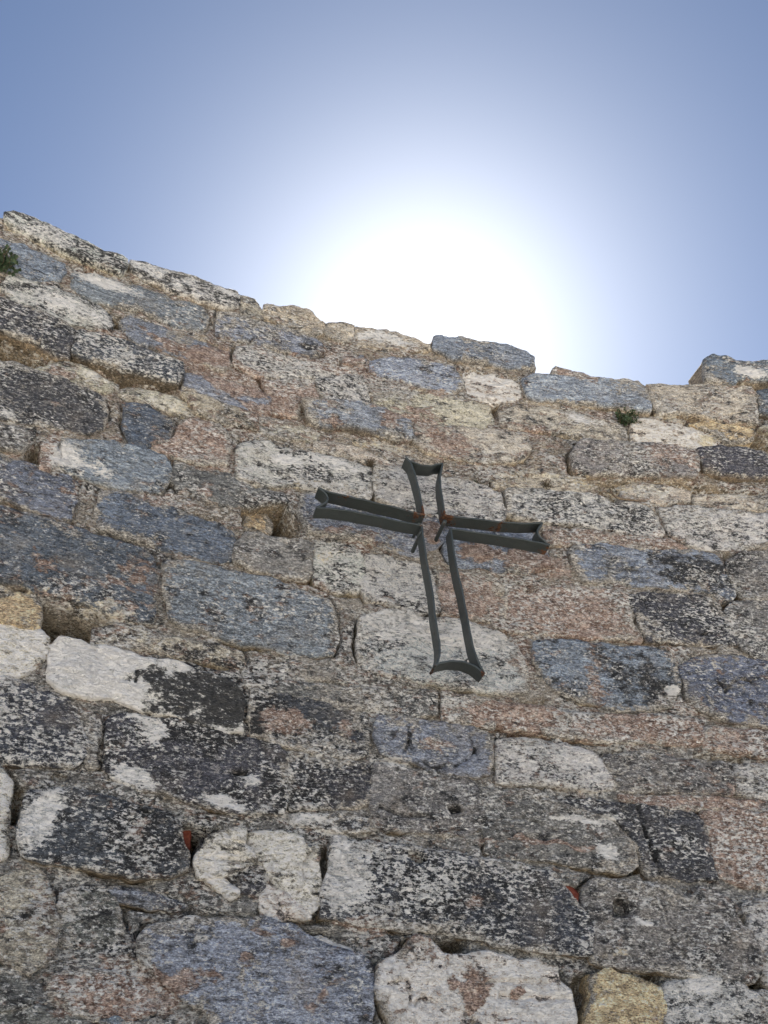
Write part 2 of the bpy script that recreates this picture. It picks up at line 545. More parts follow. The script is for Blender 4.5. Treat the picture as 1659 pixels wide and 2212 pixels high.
# ------------------------------------------------------------------ holes in the joints and marks cut into the stones
CAV = [(5, .15, "10,-60 100,-50 220,-40 260,0 340,110 360,180 300,215 180,210 60,180 0,170 -20,60"),
       (4, .17, "240,1010 500,1060 700,1130 740,1165 600,1180 570,1290 330,1280 290,1250 265,1150"),
       (7, .12, "1190,1150 1310,1180 1290,1280 1230,1390 1185,1370 1180,1250"),
       (8, .12, "470,900 535,900 540,1000 530,1120 480,1120 465,1000"),
       (9, .05, "300,760 480,790 460,960 430,950"),
       (12, .10, "820,960 1040,930 1100,1000 1060,1080 950,1110 860,1090"),
       (1, .07, "-60,790 0,805 120,840 260,900 370,970 330,1000 200,1010 100,980 0,960 -60,950"),
       (1, .06, "520,1000 650,1020 820,1070 960,1110 1060,1140 1120,1160 1120,1200 1050,1190 920,1160 760,1130 620,1060"),
       (4, .10, "145,110 190,30 240,10 250,100 230,140"),
       (3, .11, "570,1160 700,1185 710,1250 650,1270 600,1210"),
       (6, .09, "1440,380 1500,380 1500,430 1400,470 1385,520 1360,500 1370,440"),
       (6, .05, "1385,120 1410,120 1420,270 1395,275"),
       (7, .08, "50,1000 125,1000 105,1140 52,1140"),
       (7, .04, "70,880 180,930 140,1000 60,1000"),
       (9, .10, "1590,1310 1730,1290 1730,1430 1560,1430 1530,1400"),
       (9, .06, "1440,960 1500,960 1560,1080 1600,1170 1560,1150 1500,1060"),
       (12, .10, "262,1320 330,1330 335,1450 290,1475 262,1440"),
       (12, .05, "200,1110 350,1150 330,1250 270,1230"),
       (1, .05, "720,690 790,700 780,770 730,760"),
       (1, .06, "478,830 495,830 462,980 440,978"),
       (3, .05, "745,780 768,785 790,885 768,885"),
       (3, .05, "855,535 880,540 910,650 945,690 915,690 890,620"),
       (3, .05, "1220,1145 1250,1140 1250,1190 1225,1195"),
       (3, .06, "1370,900 1480,870 1600,800 1659,830 1730,840 1730,930 1640,930 1500,900"),
       (6, .03, "60,1060 230,1050 230,1100 80,1100"),
       (5, .03, "1380,1200 1480,1200 1470,1250 1390,1250"),
       (4, .06, "1525,705 1555,705 1555,740 1525,740"),
       (2, .05, "1580,800 1640,800 1620,900 1595,880"),
       (2, .05, "810,1260 830,1270 835,1440 810,1440"),
       (2, .05, "1640,1420 1700,1430 1700,1560 1660,1560"),
       (5, .05, "1640,790 1700,800 1680,830 1640,820"),
       (8, .03, "1520,890 1600,880 1590,960 1530,960"),
       (9, .06, "850,1320 980,1310 980,1390 920,1390"),
       (9, .05, "410,1330 510,1340 520,1500 490,1700 420,1700"),
       (1, .06, "540,360 640,390 640,410 560,400"),
       (7, .03, "310,820 430,820 430,860 330,860"),
       (6, .03, "0,1245 270,1290 270,1320 0,1285"),
       (6, .025, "660,1370 740,1370 730,1400 670,1395"),
       (6, .04, "1180,1400 1520,1430 1520,1460 1200,1430"),
       (3, .03, "420,1100 620,1110 900,1110 1150,1120 1659,1180 1659,1200 1180,1180 940,1140 640,1150")]
CAVS = [(unproject(pix(t, parse(s))), dep) for t, dep, s in CAV]
# dents inside stones: tile, depth, outline
DENT = [(8, .045, "1040,950 1090,940 1140,955 1160,995 1110,1012 1065,990"), (9, .05, "655,880 700,850 745,890 770,950 720,975 670,960"),
        (8, .02, "1290,645 1370,640 1400,680 1320,695"), (7, .02, "1490,800 1600,810 1590,840 1500,840"),
        (9, .022, "240,180 370,170 350,210 260,215"), (6, .02, "80,320 170,335 175,370 100,375"), (6, .02, "1195,625 1270,630 1265,652 1200,648"),
        (5, .02, "1590,575 1659,570 1670,595 1600,595"), (7, .02, "890,1045 1000,1095 1000,1115 900,1085"), (9, .015, "810,985 860,975 920,1000 860,1000"),
        (1, .02, "1015,920 1080,960 1070,985 1020,960"), (1, .02, "1140,885 1195,905 1190,920 1150,910")]
DENTS = [(unproject(pix(t, parse(s))), dep) for t, dep, s in DENT]
# carved lines: tile, width (m), depth (m), path
CARVE = [(3, .006, .007, "415,1275 440,1270 470,1278 505,1272"), (3, .006, .007, "468,1278 480,1300 495,1335"),
         (8, .009, .009, "1035,100 1045,180 1050,230 1075,280 1110,325 1160,365 1220,388 1290,388 1350,378 1410,345 1460,300 1485,275"),
         (8, .008, .008, "1445,200 1470,250 1490,320 1510,380 1535,420"), (8, .007, .007, "1045,240 1020,290 1000,340"),
         (6, .009, .008, "1385,1060 1385,1000 1420,955 1480,930 1540,940 1580,975 1590,1030"), (6, .007, .006, "1310,930 1360,975 1385,1000"),
         (6, .008, .007, "1500,1020 1540,1060 1550,1090"), (9, .010, .010, "818,268 850,370 890,480 935,600 980,695"),
         (9, .008, .010, "690,380 760,440 805,530 838,640"), (7, .010, .012, "662,475 658,600 650,700 642,780"),
         (5, .006, .006, "840,975 880,930 910,890"), (8, .006, .007, "410,300 460,330 510,352"),
         (2, .006, .006, "1540,1370 1550,1420 1590,1470"), (4, .010, .010, "570,290 545,400 530,530"), (6, .006, .006, "765,420 800,560 850,680"),
         (6, .006, .005, "850,390 890,520 935,680"), (5, .006, .008, "400,1360 480,1440 620,1500"), (9, .006, .006, "330,400 380,510"), (7, .007, .008, "880,170 870,250")]
CARVE += [(11, .0055, .010, "500,195 650,210 760,215 860,225"), (11, .0055, .010, "670,40 700,100 780,110"), (11, .0055, .008, "1200,160 1150,260 1170,330 1130,420"),
          (11, .0055, .007, "560,190 640,150 780,200"), (12, .0055, .010, "1250,1310 1400,1300 1500,1312 1640,1300"), (12, .0055, .008, "400,1330 560,1300 600,1420 590,1500"),
          (12, .0055, .008, "640,1500 700,1440 830,1480 900,1600"), (9, .0055, .008, "0,1390 150,1400 300,1385"), (9, .008, .009, "-60,1480 100,1500 280,1490 390,1500"),
          (2, .0055, .007, "1410,640 1480,620 1500,600"), (6, .0055, .008, "1410,300 1460,330 1500,390"), (1, .008, .009, "1600,870 1625,845 1659,830"), (3, .0055, .007, "1330,730 1450,700 1560,690"),
          (4, .0055, .006, "0,380 200,430 400,460"), (8, .007, .008, "860,640 1000,700 1200,720"), (9, .0055, .007, "0,340 150,360 300,420 420,440")]
CARVES = [(unproject(pix(t, parse(s))), w, dep) for t, w, dep, s in CARVE]


def polyline_d(u, z, P):
    best = np.full(u.shape, 9.)
    for (ax, ay), (bx, by) in zip(P[:-1], P[1:]):
        dx, dy = bx - ax, by - ay
        t = np.clip(((u - ax) * dx + (z - ay) * dy) / (dx * dx + dy * dy + 1e-12), 0, 1)
        best = np.minimum(best, np.hypot(u - ax - t * dx, z - ay - t * dy))
    return best


def near(P, box, m=.03):
    return not (P[:, 0].max() < box[0] - m or P[:, 0].min() > box[1] + m or P[:, 1].max() < box[2] - m or P[:, 1].min() > box[3] + m)


# ------------------------------------------------------------------ stone kinds: base, (white specks, dark, crust, striation)
KIND = {'B': ((.235, .260, .292), (.26, .26, .16, .9)), 'K': ((.145, .165, .198), (.26, .28, .24, .6)), 'D': ((.088, .091, .100), (.33, .36, .10, .3)),
        'S': ((.082, .090, .108), (.43, .35, .10, .3)), 'G': ((.205, .198, .182), (.34, .38, .20, .3)), 'W': ((.52, .51, .47), (.35, .58, .12, .2)),
        'C': ((.82, .72, .59), (.12, .30, .14, .4)), 'T': ((.39, .345, .27), (.30, .34, .28, .2)), 'O': ((.46, .36, .20), (.15, .25, .15, .1)),
        'P': ((.38, .30, .245), (.36, .34, .58, .1)), 'Q': ((.44, .43, .39), (.44, .46, .18, .2)), 'V': ((.88, .82, .73), (.2, .03, .02, 0))}
# tile, kind, lift in mm (0 = by chance), outline in tile pixels
STONES = """
1 W 30 35,65 90,50 170,75 250,110 430,185 560,245 660,295 800,340 815,385 770,440 640,380 560,350 430,300 300,230 120,150 40,100
1 T 10 -80,40 0,70 30,72 36,112 0,122 -80,100
1 W 25 830,350 960,385 1060,410 1160,440 1280,475 1400,510 1510,555 1540,590 1530,630 1440,640 1300,600 1160,550 1000,480 920,450 860,430
2 T 18 -35,125 0,125 45,140 80,180 110,230 110,285 0,270 -40,215
1 B 14 -60,150 0,175 150,235 300,300 420,355 420,400 380,455 250,450 130,440 -60,400
1 B 16 465,425 600,420 760,465 900,505 1050,555 1200,600 1310,645 1335,690 1320,770 1250,795 1100,740 900,650 700,610 540,560 470,500
2 B 14 -180,230 -60,250 0,285 120,300 300,345 420,390 485,425 490,490 420,505 200,470 50,450 -100,400 -190,370
1 W 18 10,500 70,440 250,480 420,540 600,600 700,670 725,740 710,795 600,770 500,740 350,700 200,640 60,580
1 B 14 785,720 830,695 960,735 1100,790 1240,840 1390,890 1470,930 1480,1000 1440,1045 1320,1000 1180,960 1020,900 880,850 790,790
2 Q 14 -60,445 60,450 250,520 430,570 600,590 740,640 775,720 800,830 760,840 640,800 520,790 470,720 440,650 250,650 80,640 -80,560
1 D 30 -60,600 0,610 150,660 320,720 470,800 475,850 440,965 380,960 250,890 120,830 0,800 -60,780
1 S 35 500,815 620,830 760,880 900,930 1050,990 1160,1030 1170,1090 1140,1140 1060,1130 960,1100 820,1060 650,1010 500,960 465,950
1 B 14 1190,1060 1300,1080 1500,1110 1660,1180 1740,1210 1740,1310 1600,1310 1420,1240 1270,1180 1180,1150
2 P 14 100,660 300,650 440,670 470,740 480,820 350,815 340,900 180,880 160,760
2 B 32 360,820 500,830 640,830 760,850 900,870 1000,940 1050,960 1070,1050 960,1060 800,1010 650,970 470,970 400,920
1 D 12 -60,1000 0,1000 80,985 200,1040 330,1080 450,1100 580,1150 660,1220 690,1300 670,1400 560,1440 420,1420 300,1390 150,1370 -60,1330
1 K 12 800,1250 950,1260 1050,1320 1120,1380 1110,1480 1000,1510 900,1535 840,1490 800,1380
1 P 12 1220,1350 1400,1390 1450,1430 1480,1500 1470,1640 1300,1640 1100,1580 960,1530 1030,1500 1130,1480 1150,1400
1 T 12 200,1030 400,980 520,1010 640,1090 760,1140 700,1180 560,1140 400,1090
1 T 12 760,1140 900,1150 1100,1200 1200,1240 1240,1330 1100,1290 900,1230 780,1190
1 T 20 1150,1180 1300,1220 1480,1280 1650,1330 1650,1420 1450,1380 1270,1330
2 T 16 90,895 200,915 300,950 430,980 480,1010 440,1050 200,1040 90,990
2 T 12 440,1060 600,1080 760,1110 900,1160 1010,1170 1000,1220 830,1200 650,1150 440,1110
1 G 12 -60,1370 100,1400 230,1430 220,1480 160,1540 130,1560 0,1530 -60,1520
4 B 14 395,50 400,-20 560,-10 720,0 880,40 1040,80 1090,130 1090,230 1040,310 900,315 760,285 600,235 480,195 390,140
4 G 10 1120,100 1250,170 1400,190 1560,230 1640,280 1600,360 1500,420 1380,390 1250,340 1150,310 1110,230
4 P 14 275,10 375,-5 375,130 320,185 265,165
2 Q 18 0,1050 150,1060 300,1120 430,1150 560,1160 700,1200 800,1240 805,1430 760,1440 600,1400 430,1370 280,1330 200,1350 60,1330 -60,1300 -50,1100
2 G 14 -80,1345 80,1365 240,1395 270,1440 200,1455 60,1460 -60,1470
2 Q 20 825,1235 950,1240 1050,1260 1250,1290 1400,1320 1560,1370 1630,1430 1659,1530 1640,1600 1500,1580 1290,1570 1150,1540 1000,1500 850,1440 830,1350
2 T 22 120,190 200,200 300,195 400,230 450,280 500,310 500,370 420,380 300,330 190,290 110,260
2 T 18 515,305 600,290 695,310 688,430 560,400 505,360
2 T 18 703,310 820,330 940,350 960,345 1070,385 1130,420 1200,430 1190,470 1050,480 900,460 720,440
2 B 22 1205,400 1260,385 1400,410 1550,440 1659,460 1780,495 1845,540 1860,600 1700,590 1500,560 1350,540 1200,470
2 B 14 790,540 900,525 1040,530 1200,560 1340,590 1380,650 1395,720 1340,745 1200,715 1050,680 900,640 800,610
2 B 10 620,525 750,510 770,540 680,560 630,550
2 C 16 1410,610 1470,600 1560,630 1690,645 1775,680 1790,770 1700,800 1560,800 1420,750 1400,680
3 B 26 75,480 140,445 270,455 450,470 620,475 800,500 855,535 880,610 895,680 780,665 600,640 400,620 250,610 120,590
3 T 34 870,525 960,510 1100,520 1240,510 1400,525 1540,530 1570,570 1580,760 1500,755 1380,740 1250,715 1100,700 960,690 910,640
3 K 40 1235,370 1290,350 1380,360 1440,380 1500,395 1600,380 1720,378 1720,500 1600,495 1450,490 1420,520 1320,515 1235,505
3 K 20 1590,545 1659,530 1730,530 1730,720 1659,700 1600,690
3 T 20 1600,790 1659,745 1730,740 1730,830 1659,820
3 P 16 265,440 270,400 300,390 400,410 520,450 560,470 400,458
2 T 14 830,740 1000,730 1200,745 1400,790 1570,830 1600,940 1500,970 1300,950 1100,930 900,870 820,830
3 T 14 -60,680 10,650 200,640 330,680 520,700 680,740 750,790 765,880 650,870 450,830 250,800 100,780 -60,760
3 C 16 775,790 800,700 950,710 1130,760 1230,780 1330,840 1365,890 1260,905 1100,890 950,880 800,880
3 O 18 1150,740 1300,730 1480,765 1570,785 1560,850 1400,870 1340,830 1250,775
3 D 28 1200,930 1330,915 1480,925 1600,950 1659,980 1730,990 1730,1090 1600,1100 1400,1090 1250,1060 1220,1000
2 T 24 1090,950 1250,970 1450,985 1650,995 1800,1020 1830,1100 1780,1180 1659,1200 1450,1190 1280,1150 1170,1130 1080,1060
3 G 32 380,970 450,880 650,890 850,900 1050,910 1180,960 1205,1060 1170,1105 950,1100 700,1090 500,1080 410,1060
3 T 12 -100,1060 0,1060 200,1060 380,1080 450,1120 580,1180 560,1210 300,1190 100,1160 -100,1150
3 T 14 720,1150 800,1125 950,1140 1160,1180 1160,1240 1000,1270 850,1240 740,1210
3 T 12 1190,1200 1350,1205 1500,1210 1730,1235 1730,1300 1500,1290 1300,1280 1180,1250
3 Q 16 -20,1175 150,1180 330,1195 480,1205 590,1220 650,1270 760,1260 880,1290 960,1370 1000,1460 900,1480 700,1440 500,1400 300,1390 220,1380 30,1340 -20,1330
3 Q 14 960,1300 1100,1290 1300,1300 1500,1310 1650,1330 1720,1400 1720,1500 1500,1560 1300,1560 1150,1530 1050,1480 1000,1400
6 P 10 230,-50 500,-20 800,0 1050,40 1150,85 1000,100 800,85 600,55 380,48 250,60
6 B 16 385,95 420,60 560,60 700,85 830,110 1000,105 1150,110 1330,130 1370,220 1410,310 1450,390 1400,420 1300,375 1150,360 930,335 800,325 650,310 480,310 440,250
6 G 14 1410,170 1500,120 1730,110 1730,410 1600,420 1510,400 1450,330 1400,240
6 D 16 760,400 860,385 1000,390 1200,400 1330,430 1380,500 1420,620 1450,700 1300,710 1100,690 950,690 880,680 830,560
6 P 14 -180,400 -100,330 20,320 200,340 450,340 650,370 750,400 790,540 850,680 650,670 400,650 180,640 60,620 -100,590
6 G 14 1380,480 1440,440 1600,430 1730,440 1730,820 1600,780 1500,740 1440,620
6 B 16 155,690 260,680 420,690 620,720 850,730 1000,760 1060,850 1080,980 1040,1090 920,1130 750,1130 560,1080 400,1050 280,1000 200,880 150,820
6 K 16 1090,850 1200,800 1330,780 1500,800 1659,830 1730,840 1730,1230 1600,1225 1400,1180 1230,1130 1140,1050 1120,930
6 P 18 -100,1090 0,1100 200,1120 400,1150 700,1170 900,1160 1150,1190 1230,1240 1230,1360 1050,1340 850,1330 600,1320 300,1285 0,1240 -100,1220
6 P 16 1250,1240 1400,1250 1659,1280 1730,1290 1730,1420 1500,1400 1260,1370
6 Q 14 -80,1320 0,1310 200,1335 430,1365 560,1420 640,1520 680,1640 400,1620 100,1600 -80,1580
6 G 14 600,1420 800,1405 1000,1430 1200,1460 1400,1480 1440,1560 1430,1660 1200,1660 900,1650 720,1640 660,1540
6 Q 14 1460,1490 1600,1480 1730,1490 1730,1700 1600,1690 1470,1660
5 B 14 340,30 360,-60 480,-80 700,-30 900,20 1100,60 1250,80 1260,230 1150,330 1000,320 850,270 700,220 560,210 400,180
5 B 14 1290,100 1500,120 1660,140 1850,180 1920,250 1950,400 1800,440 1659,430 1500,410 1330,400 1280,280
5 G 16 -60,260 0,190 60,190 200,230 360,240 420,260 430,420 400,480 250,470 100,440 0,400 -80,360
5 Q 10 445,250 600,250 740,300 760,420 720,560 600,560 450,500 435,420
5 Q 12 770,320 950,350 1100,380 1200,420 1220,560 1250,680 1100,700 950,640 780,600 740,520
5 P 12 1240,430 1400,440 1550,460 1640,520 1680,650 1660,760 1480,740 1270,700 1240,560
5 B 18 -520,375 -380,375 -230,405 -60,445 100,480 250,520 400,570 530,630 580,740 590,850 560,960 450,970 250,960 100,910 -60,880 -250,820 -400,790 -480,720 -510,600 -530,480
5 Q 18 740,740 880,680 1050,690 1120,740 1300,740 1480,780 1620,840 1740,920 1790,1060 1800,1200 1659,1230 1450,1180 1250,1160 1050,1110 850,1080 740,1060 720,900
4 T 16 600,1190 750,1170 900,1200 1000,1260 1200,1280 1400,1310 1560,1350 1580,1450 1400,1410 1200,1370 1000,1330 800,1320 580,1280
5 G 12 -10,1080 200,1130 420,1160 650,1190 900,1210 1150,1200 1220,1220 1230,1350 1050,1360 850,1330 600,1290 300,1220 0,1160
5 P 14 1260,1210 1450,1240 1600,1270 1600,1440 1500,1420 1270,1390
5 D 14 30,1190 250,1230 450,1270 650,1320 770,1350 790,1450 770,1600 700,1640 500,1620 250,1550 40,1480 20,1320
8 B 14 850,60 950,50 1060,90 1250,110 1430,130 1560,170 1590,300 1560,420 1500,440 1300,420 1150,380 1000,330 870,290 830,180
5 O -80 15,-30 110,-45 185,20 175,120 70,160 5,100
4 K 14 -60,90 0,90 150,130 300,180 440,210 500,260 480,380 450,500 380,490 250,450 100,380 -60,340
4 K 14 640,320 720,310 850,340 980,410 1100,430 1250,480 1400,530 1500,600 1530,680 1480,750 1380,770 1250,730 1100,690 950,640 800,600 650,560 610,480
4 K 24 -60,420 0,430 150,470 300,520 450,560 600,600 750,650 870,690 970,750 1000,850 990,1000 980,1160 900,1150 750,1110 600,1070 450,1010 250,970 150,930 -60,900
4 O 16 -60,940 0,970 100,960 200,1000 250,1060 265,1130 240,1200 120,1180 0,1150 -60,1135
4 C 18 -60,1150 0,1160 150,1200 250,1215 300,1270 300,1330 270,1400 180,1480 100,1500 0,1490 -60,1480
7 V 20 325,20 390,-28 500,-10 700,30 850,65 1000,110 1150,135 1300,190 1450,240 1540,300 1560,420 1555,550 1450,560 1250,480 1100,450 900,410 800,360 690,340 550,330 400,290 315,230
7 S 18 -60,210 0,215 150,270 300,300 420,340 490,420 510,520 540,620 545,720 480,760 300,765 150,750 -60,730
7 G 9 560,440 640,470 640,760 570,775 560,600
7 D 18 680,480 820,460 1000,480 1200,510 1400,560 1600,610 1780,650 1835,700 1840,900 1820,1080 1650,1080 1500,1060 1300,1010 1100,960 900,910 720,840 670,780
7 C 20 -60,800 0,800 80,880 60,980 50,1130 55,1250 40,1380 -60,1390
7 D 22 180,945 300,940 500,960 700,990 900,1050 1080,1090 1110,1130 1150,1230 1190,1350 1200,1450 1000,1500 800,1480 600,1440 400,1390 240,1370 140,1340 125,1200 150,1040
8 D 10 270,300 450,330 620,360 780,370 800,460 790,620 700,640 500,650 300,650 265,520
8 G 12 820,380 1000,400 1200,430 1400,450 1470,500 1500,640 1540,760 1400,820 1200,800 1000,790 850,760 810,640
8 D 10 290,680 480,690 650,690 790,700 830,790 700,810 500,780 280,760
9 G 14 -200,150 0,170 120,150 200,190 330,250 520,310 660,360 740,430 800,520 840,640 700,680 500,640 250,600 0,580 -150,560 -180,350
9 D 14 280,212 500,222 815,262 1000,280 1180,300 1260,380 1290,520 1300,640 1330,720 1150,730 990,700 900,700 860,640 815,520 755,420 675,340 500,290 350,240
9 P 12 1210,300 1400,285 1730,315 1730,780 1500,770 1350,700 1310,560 1280,400
9 P 10 700,185 950,195 1250,215 1659,240 1730,250 1730,295 1450,272 1180,280 900,242 720,222
8 S 20 550,900 570,850 700,870 900,900 1100,920 1300,950 1500,990 1659,1010 1850,1050 1960,1080 2020,1140 2100,1250 2180,1340 2210,1440 2220,1600 2050,1580 1850,1560 1659,1540 1500,1500 1250,1450 1050,1440 850,1400 650,1370 480,1350 500,1200 540,1050
11 C 22 490,180 560,60 680,20 780,25 775,130 820,150 850,215 800,230 650,300 500,320 470,240
11 C 26 790,30 900,50 1050,45 1130,90 1190,170 1240,140 1255,280 1285,360 1280,460 1220,550 1100,460 1000,370 930,280 880,215 840,140
11 C 14 540,345 650,350 740,400 735,425 700,440 640,400
11 C 16 920,370 960,380 1060,440 1170,530 1220,580 1100,570 1000,600 930,570 900,520 890,480
11 D 8 735,320 890,300 910,390 830,420 755,400
11 B 20 90,720 160,640 300,640 450,590 650,600 800,600 950,610 1000,650 1100,650 1200,720 1350,780 1520,830 1585,900 1590,1050 1580,1180 1570,1300 1550,1400 600,1400 560,1200 400,1100 200,900 100,850
11 C 16 1170,690 1300,720 1450,770 1480,810 1350,775 1200,725
12 C 30 330,1250 365,1165 500,1090 600,975 640,950 740,970 800,1030 850,1085 960,1120 1060,1085 1200,1060 1320,1095 1500,1120 1700,1140 1850,1180 1870,1300 1960,1380 1990,1600 2000,1780 520,1780 440,1640 370,1480 330,1380
10 T 20 -60,450 100,420 170,340 260,325 350,380 420,500 450,620 480,760 470,950 400,1100 250,1250 60,1130 -60,1050
10 G 12 500,560 700,520 850,530 960,600 1000,700 1050,900 1000,1050 850,1080 700,1060 550,1000 500,850
10 B 10 860,522 960,512 1200,570 1350,600 1600,660 1500,690 1200,640 1000,600
10 G 12 -60,1180 60,1200 200,1300 300,1400 250,1500 100,1520 -60,1550
10 P 12 420,1250 700,1200 1000,1250 1200,1400 1300,1560 1100,1640 800,1600 550,1520 400,1400
10 G 12 -60,1570 100,1545 300,1530 500,1560 780,1640 800,1760 -60,1760
10 B 12 860,1640 960,1620 1200,1680 1330,1640 1420,1760 850,1760
9 O 22 510,1340 600,1330 700,1370 850,1400 950,1430 980,1560 960,1720 900,1800 500,1800 500,1600 540,1480
9 Q 20 1000,1420 1150,1370 1250,1360 1400,1380 1500,1420 1600,1500 1640,1660 1660,1800 1000,1800 980,1600
9 G 20 480,790 560,730 700,745 850,770 1000,790 1150,860 1230,800 1330,810 1410,880 1450,980 1520,1070 1580,1160 1590,1260 1560,1390 1480,1380 1350,1370 1100,1340 900,1310 700,1290 520,1260 490,1100 460,960
9 Q 16 1510,900 1600,870 1730,880 1730,1190 1680,1200 1610,1160 1530,1050
9 Q 16 1600,1250 1650,1215 1730,1220 1730,1420 1650,1400 1600,1330
9 Q 18 1620,1460 1730,1440 1730,1800 1690,1800 1650,1600
"""

# ------------------------------------------------------------------ the wall
TOP_PX = [(-60, 470), (0, 492), (90, 500), (250, 564), (290, 578), (420, 634), (510, 656), (545, 664), (600, 688), (690, 712), (760, 722), (930, 752),
          (1000, 770), (1150, 806), (1300, 830), (1390, 852), (1480, 848), (1720, 850)]
tp = unproject(TOP_PX)
U0, U1 = -2.7, 3.9
TH_WALL = .62


def z_top(u):
    z = np.interp(u, tp[:, 0], tp[:, 1])
    out = (u < tp[0, 0]) | (u > tp[-1, 0])
    return z + np.where(out, fbm(u * 4, u * 0 + 2, 9, 2) * .05, 0)


wall = bpy.data.objects.new('stone_wall', None)
col.objects.link(wall)
wall.location = (.6, float(ysurf(.6)) + .3, 0)
bpy.context.view_layer.update()
tag(wall, 'weathered grey and cream rubble stone wall with rusty stains and ragged top', 'wall')
WOFF = np.array(wall.location)

OCHRE = np.array((.36, .27, .15))
MORT = np.array((.262, .238, .205))


def build_core():
    us = np.concatenate([np.arange(U0, -1.25, .05), np.arange(-1.25, 2.55, .009), np.arange(2.55, U1 + .01, .05)])
    ts = np.concatenate([np.linspace(0, .36, 30)[:-1], np.linspace(.36, 1, 330)])
    U, Tt = np.meshgrid(us, ts, indexing='ij')
    ZT = z_top(U)
    Z = Tt * ZT
    h = -.006 + .011 * fbm(U * 4, Z * 4, 31, 3) + .009 * fbm(U * 14, Z * 18, 33, 3) + .007 * fbm(U * 40, Z * 52, 35, 3)
    h = np.minimum(h, .005)
    cavm = np.zeros(U.shape)
    for P, dep in CAVS:
        box = (P[:, 0].min() - .03, P[:, 0].max() + .03, P[:, 1].min() - .03, P[:, 1].max() + .03)
        m = (U > box[0]) & (U < box[1]) & (Z > box[2]) & (Z < box[3])
        if not m.any():
            continue
        uu, zz = U[m], Z[m]
        s, _, _ = poly_sd(uu + fbm(uu * 30, zz * 30, 44, 2) * .006, zz + fbm(uu * 30, zz * 30, 45, 2) * .006, P)
        f = sstep(.005, -.011, s)
        h[m] -= 2.3 * dep * f * (.85 + .3 * fbm(uu * 25, zz * 25, 46, 2))
        cavm[m] = np.maximum(cavm[m], f)
    # crevices where the mortar has shrunk away from the stones
    near_s = np.full(U.shape, 1.)
    ins_s = np.full(U.shape, 1.)
    for P in traced:
        m = (U > P[:, 0].min() - .05) & (U < P[:, 0].max() + .05) & (Z > P[:, 1].min() - .05) & (Z < P[:, 1].max() + .05)
        if m.any():
            s, _, _ = poly_sd(U[m], Z[m], P)
            near_s[m] = np.minimum(near_s[m], np.abs(s))
            ins_s[m] = np.minimum(ins_s[m], s)
    gate = sstep(-.05, .15, fbm(U * 7, Z * 9, 61, 3))
    h -= (.016 + .055 * sstep(.0, .35, fbm(U * 11, Z * 11, 62, 2))) * gate * np.exp(-((ins_s - .006) / .007) ** 2)
    h -= .02 * sstep(-.004, -.02, ins_s)
    for P, w, dep in CARVES:
        m = (U > P[:, 0].min() - .03) & (U < P[:, 0].max() + .03) & (Z > P[:, 1].min() - .03) & (Z < P[:, 1].max() + .03)
        if m.any():
            h[m] -= dep * 1.5 * np.exp(-(polyline_d(U[m], Z[m], P) / w) ** 2)
    n, k = U.shape
    V = wall_pos(U, Z, h).reshape(-1, 3)
    idx = np.arange(n * k).reshape(n, k)
    F = np.stack([idx[:-1, :-1], idx[1:, :-1], idx[1:, 1:], idx[:-1, 1:]], -1).reshape(-1, 4).tolist()
    base = np.zeros((n, k, 4))
    tone = (fbm(U * 3, Z * 3, 51, 3) * .5 + .5)[..., None]
    low = sstep(3.3, 2.2, Z)[..., None]
    base[..., :3] = (MORT * (1 - low) + np.array((.205, .198, .182)) * low) * (.75 + .5 * tone)
    # the mortar is greyer low down in the wall and more ochre towards the top courses
    gz = np.clip((Z - 1.9) / 2.0 + .25 * fbm(U * 2, Z * 2, 52, 2), 0, 1)[..., None]
    base[..., :3] = base[..., :3] * (1 - gz * .4) + (OCHRE * (.6 + .5 * tone)) * gz * .4
    base[..., :3] = base[..., :3] * (1 - cavm[..., None] * .8) + OCHRE * .8 * cavm[..., None] * .8
    par = np.zeros((n, k, 4))
    par[..., 0] = .38
    par[..., 1] = .36 * (1 - cavm)
    par[..., 2] = (.30 + .16 * gz[..., 0]) * (1 - cavm)
    par[..., 3] = .1
    st = stain_at(U, Z) * (1 - cavm[..., None])
    # top and back
    b0 = len(V)
    nb = []
    for i in range(n):
        zt = float(z_top(us[i]))
        for hh, zz in ((-.25, zt - .01), (-TH_WALL, zt - .02), (-TH_WALL, 0)):
            nb.append(wall_pos(us[i], zz, hh))
    V = np.concatenate([V, np.array(nb)])
    for i in range(n - 1):
        a, b = b0 + 3 * i, b0 + 3 * i + 3
        F += [(int(idx[i, -1]), int(idx[i + 1, -1]), b, a), (a, b, b + 1, a + 1), (a + 1, b + 1, b + 2, a + 2)]
    for i in (0, n - 1):
        a = b0 + 3 * i
        F.append([int(q) for q in idx[i]] + [a, a + 1, a + 2])

    def ext(A, fill):
        return np.concatenate([A.reshape(-1, 4), np.tile(np.array(fill, float), (3 * n, 1))])
    return mesh_obj('mortar', V - WOFF, F, M_MORTAR, wall, True,
                    {'base': ext(base, (*MORT, 0)), 'par': ext(par, (.3, .35, .2, .1)), 'stain': ext(st, (0, 0, 0, 0))})


